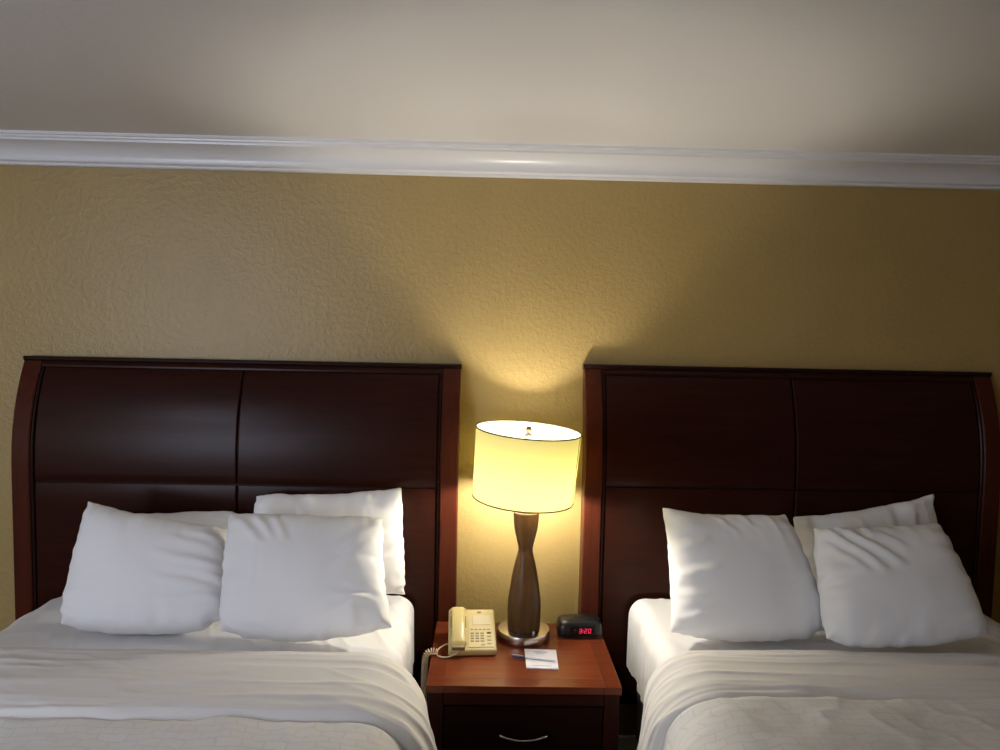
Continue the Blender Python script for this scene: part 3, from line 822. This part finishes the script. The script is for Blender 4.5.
# body: rounded lozenge section, bulging sides
prof = [(-.046, .004), (-.052, .010), (-.053, .022), (-.049, .038), (-.036, .0495), (-.008, .055), (.022, .052), (.038, .040), (.042, .020), (.040, .004), (.034, 0), (-.040, 0)]
pc = []
nP = len(prof)
for i in range(nP):
    p0, p1, p2, p3 = [np.array(prof[(i+jj) % nP]) for jj in (-1, 0, 1, 2)]
    for k in range(4):
        t = k/4; pc.append(.5*((2*p1)+(-p0+p2)*t+(2*p0-5*p1+4*p2-p3)*t*t+(-p0+3*p1-3*p2+p3)*t**3))
pc = np.array(pc); pc[:, 1] = np.maximum(pc[:, 1], 0)
bm = bmesh.new(); secs = []; hwc = .081
for k in range(33):
    f = k/32*2-1; s = (1-abs(f)**6)**.42*.40+.60 if abs(f) < 1 else .6
    x = f*hwc
    secs.append([bm.verts.new((x, (y+.004)*s-.004, .0+z*(.25*1+.75*s) if False else (z-.0)*s + (0 if z < .003 else 0))) for y, z in pc*np.array([1, 1.24])])
n = len(pc)
for a, b in zip(secs, secs[1:]):
    for q in range(n): bm.faces.new((a[q], a[(q+1) % n], b[(q+1) % n], b[q]))
bm.faces.new(secs[0][::-1]); bm.faces.new(secs[-1])
bmesh.ops.recalc_face_normals(bm, faces=bm.faces)
o = obj('clock_body', bm, M['black'], ck, True); flat_shade_auto(o, 40)
# display: lens leaning back slightly
lean = Matrix.Translation((0, -.0535, .0165)) @ Matrix.Rotation(radians(-6), 4, 'X')
bm = bmesh.new(); add_box(bm, (-.042, -.002, 0), (.052, .004, .028), .0015); bm.transform(lean); lens = obj('display', bm, M['lens'], ck)
SEG = {'3': 'abcdg', '2': 'abdeg', '0': 'abcdef'}
def digit(ch, x0, w=.0100, h=.0165, z0=.006):
    bm = bmesh.new(); t = .0019; sk = .0016
    B = {'a': (0, h-t, w, h), 'g': (0, h/2-t/2, w, h/2+t/2), 'd': (0, 0, w, t), 'f': (0, h/2, t, h), 'e': (0, 0, t, h/2), 'b': (w-t, h/2, w, h), 'c': (w-t, 0, w, h/2)}
    for s in SEG[ch]:
        a, b, c, d_ = B[s]; g = .0003
        add_box(bm, (x0+a+g, -.0027, z0+b+g), (x0+c-g, -.0020, z0+d_-g))
    for v in bm.verts: v.co.x += (v.co.z-z0)/h*sk
    bm.transform(lean); obj('digit', bm, M['led'], lens)
digit('3', -.008); digit('2', .0110); digit('0', .0255)
bm = bmesh.new()
for z in (.0095, .0155): add_box(bm, (.0060, -.0027, z), (.0084, -.0020, z+.0024))
bm.transform(lean); obj('colon', bm, M['led'], lens)
bm = bmesh.new(); add_box(bm, (-.0225, -.0027, .0165), (-.0200, -.0020, .0190)); bm.transform(lean); obj('indicator_dot', bm, M['led_dim'], lens)
bm = bmesh.new()
for k in range(9): add_box(bm, (-.040+k*.0075, -.030+.0, .0632), (-.0355+k*.0075, -.026, .0655), .0005)
obj('button', bm, mat('grey_button', (.05, .05, .055), .3)[0], ck)

# ------------------------------------------------------------------ notepad and pen
cs = [px(524.5, 649, Zp=NZ+.004), px(556, 650, Zp=NZ+.004), px(558.5, 669, Zp=NZ+.004), px(526.5, 668, Zp=NZ+.004)]
cc = sum(cs)/4; bm = bmesh.new()
lo = [bm.verts.new((p[0]-cc[0], p[1]-cc[1], 0)) for p in cs]; hi = [bm.verts.new((p[0]-cc[0], p[1]-cc[1], .0045)) for p in cs]
bm.faces.new(lo[::-1]); bm.faces.new(hi)
for k in range(4): bm.faces.new((lo[k], lo[(k+1) % 4], hi[(k+1) % 4], hi[k]))
pad = thing('notepad', 'small white notepad lying under a pen on the nightstand', 'notepad', (cc[0], cc[1], NZ+.0005))
obj('paper_block', bm, M['paper'], pad)
def pad_pt(u, v):
    a = cs[0]*(1-u)+cs[1]*u; b = cs[3]*(1-u)+cs[2]*u; p = a*(1-v)+b*v; return Vector((p[0]-cc[0], p[1]-cc[1], .0047))
for u0, u1, v0, v1 in ((.28, .72, .13, .19), (.35, .65, .24, .27), (.2, .8, .86, .89)):
    bm = bmesh.new()
    q = [bm.verts.new(pad_pt(*c)) for c in ((u0, v0), (u1, v0), (u1, v1), (u0, v1))]; bm.faces.new(q)
    obj('printed_line', bm, M['ink'], pad)
pa = px(511.5, 656.5, Zp=NZ+.007); pb = px(556, 661.5, Zp=NZ+.007)
pen = thing('pen', 'slim pale pen with a navy cap lying across the notepad', 'pen', (pa[0], pa[1], NZ+.0092))
dv = Vector((pb[0]-pa[0], pb[1]-pa[1], 0)); Lp = dv.length; dv.normalize()
f_ = lambda s: tuple(dv*s*Lp)
bm = tube_bm([f_(0), f_(.01), f_(.30), f_(.31)], [.003, .0042, .0044, .004], 14); obj('cap', bm, M['pen_blue'], pen, True)
bm = tube_bm([f_(.311), f_(.32), f_(.90), f_(.96), f_(1)], [.0034, .0037, .0036, .0022, .0008], 14); obj('barrel', bm, M['pen_white'], pen, True)
bm = bmesh.new(); tube_bm([Vector(f_(.02))+Vector((0, .001, .0052)), Vector(f_(.26))+Vector((0, .001, .0052))], .0011, 8, bm); obj('clip', bm, M['pen_white'], pen, True)

# ------------------------------------------------------------------ light
def area(name, loc, rot, sx, sy, power, col):
    l = bpy.data.lights.new(name, 'AREA'); l.shape = 'RECTANGLE'; l.size = sx; l.size_y = sy; l.energy = power; l.color = col
    o = bpy.data.objects.new(name, l); C.objects.link(o); o.location = loc; o.rotation_euler = rot; return o
area('added_window_fill', ((WX0+WX1)/2, YB+.01, (WZ0+WZ1)/2), (radians(90), 0, 0), 1.2, 1.2, 54, (.72, .80, 1.))  # added cool fill light at the unseen window
# flush ceiling fitting, unseen, added to supply cool fill light
fx = thing('added_ceiling_light', 'round white flush ceiling light added out of view for cool fill', 'ceiling light', (-2.3, -3.3, ZC-.0005))
bm = lathe_bm([(0, 0), (.17, 0), (.175, -.012), (.165, -.025), (0, -.025)], 40); obj('fitting', bm, M['window_frame'], fx)
bm = lathe_bm([(0, -.0255), (.155, -.0255), (.15, -.045), (.11, -.070), (.05, -.082), (0, -.085)], 40); obj('fill_diffuser', bm, M['fill_diffuser'], fx, True)
w = bpy.data.worlds.new('world'); S.world = w; w.use_nodes = True
w.node_tree.nodes['Background'].inputs[0].default_value = (.6, .7, .9, 1); w.node_tree.nodes['Background'].inputs[1].default_value = .5

S.view_settings.view_transform = 'Standard'; S.view_settings.look = 'None'; S.view_settings.gamma = 1
S.view_settings.use_curve_mapping = False; S.view_settings.exposure = 0.
S.cycles.use_denoising = True
S.cycles.max_bounces = 10; S.cycles.diffuse_bounces = 6; S.cycles.transmission_bounces = 8
S.cycles.sample_clamp_indirect = 6.
S.cycles.caustics_reflective = False; S.cycles.caustics_refractive = False
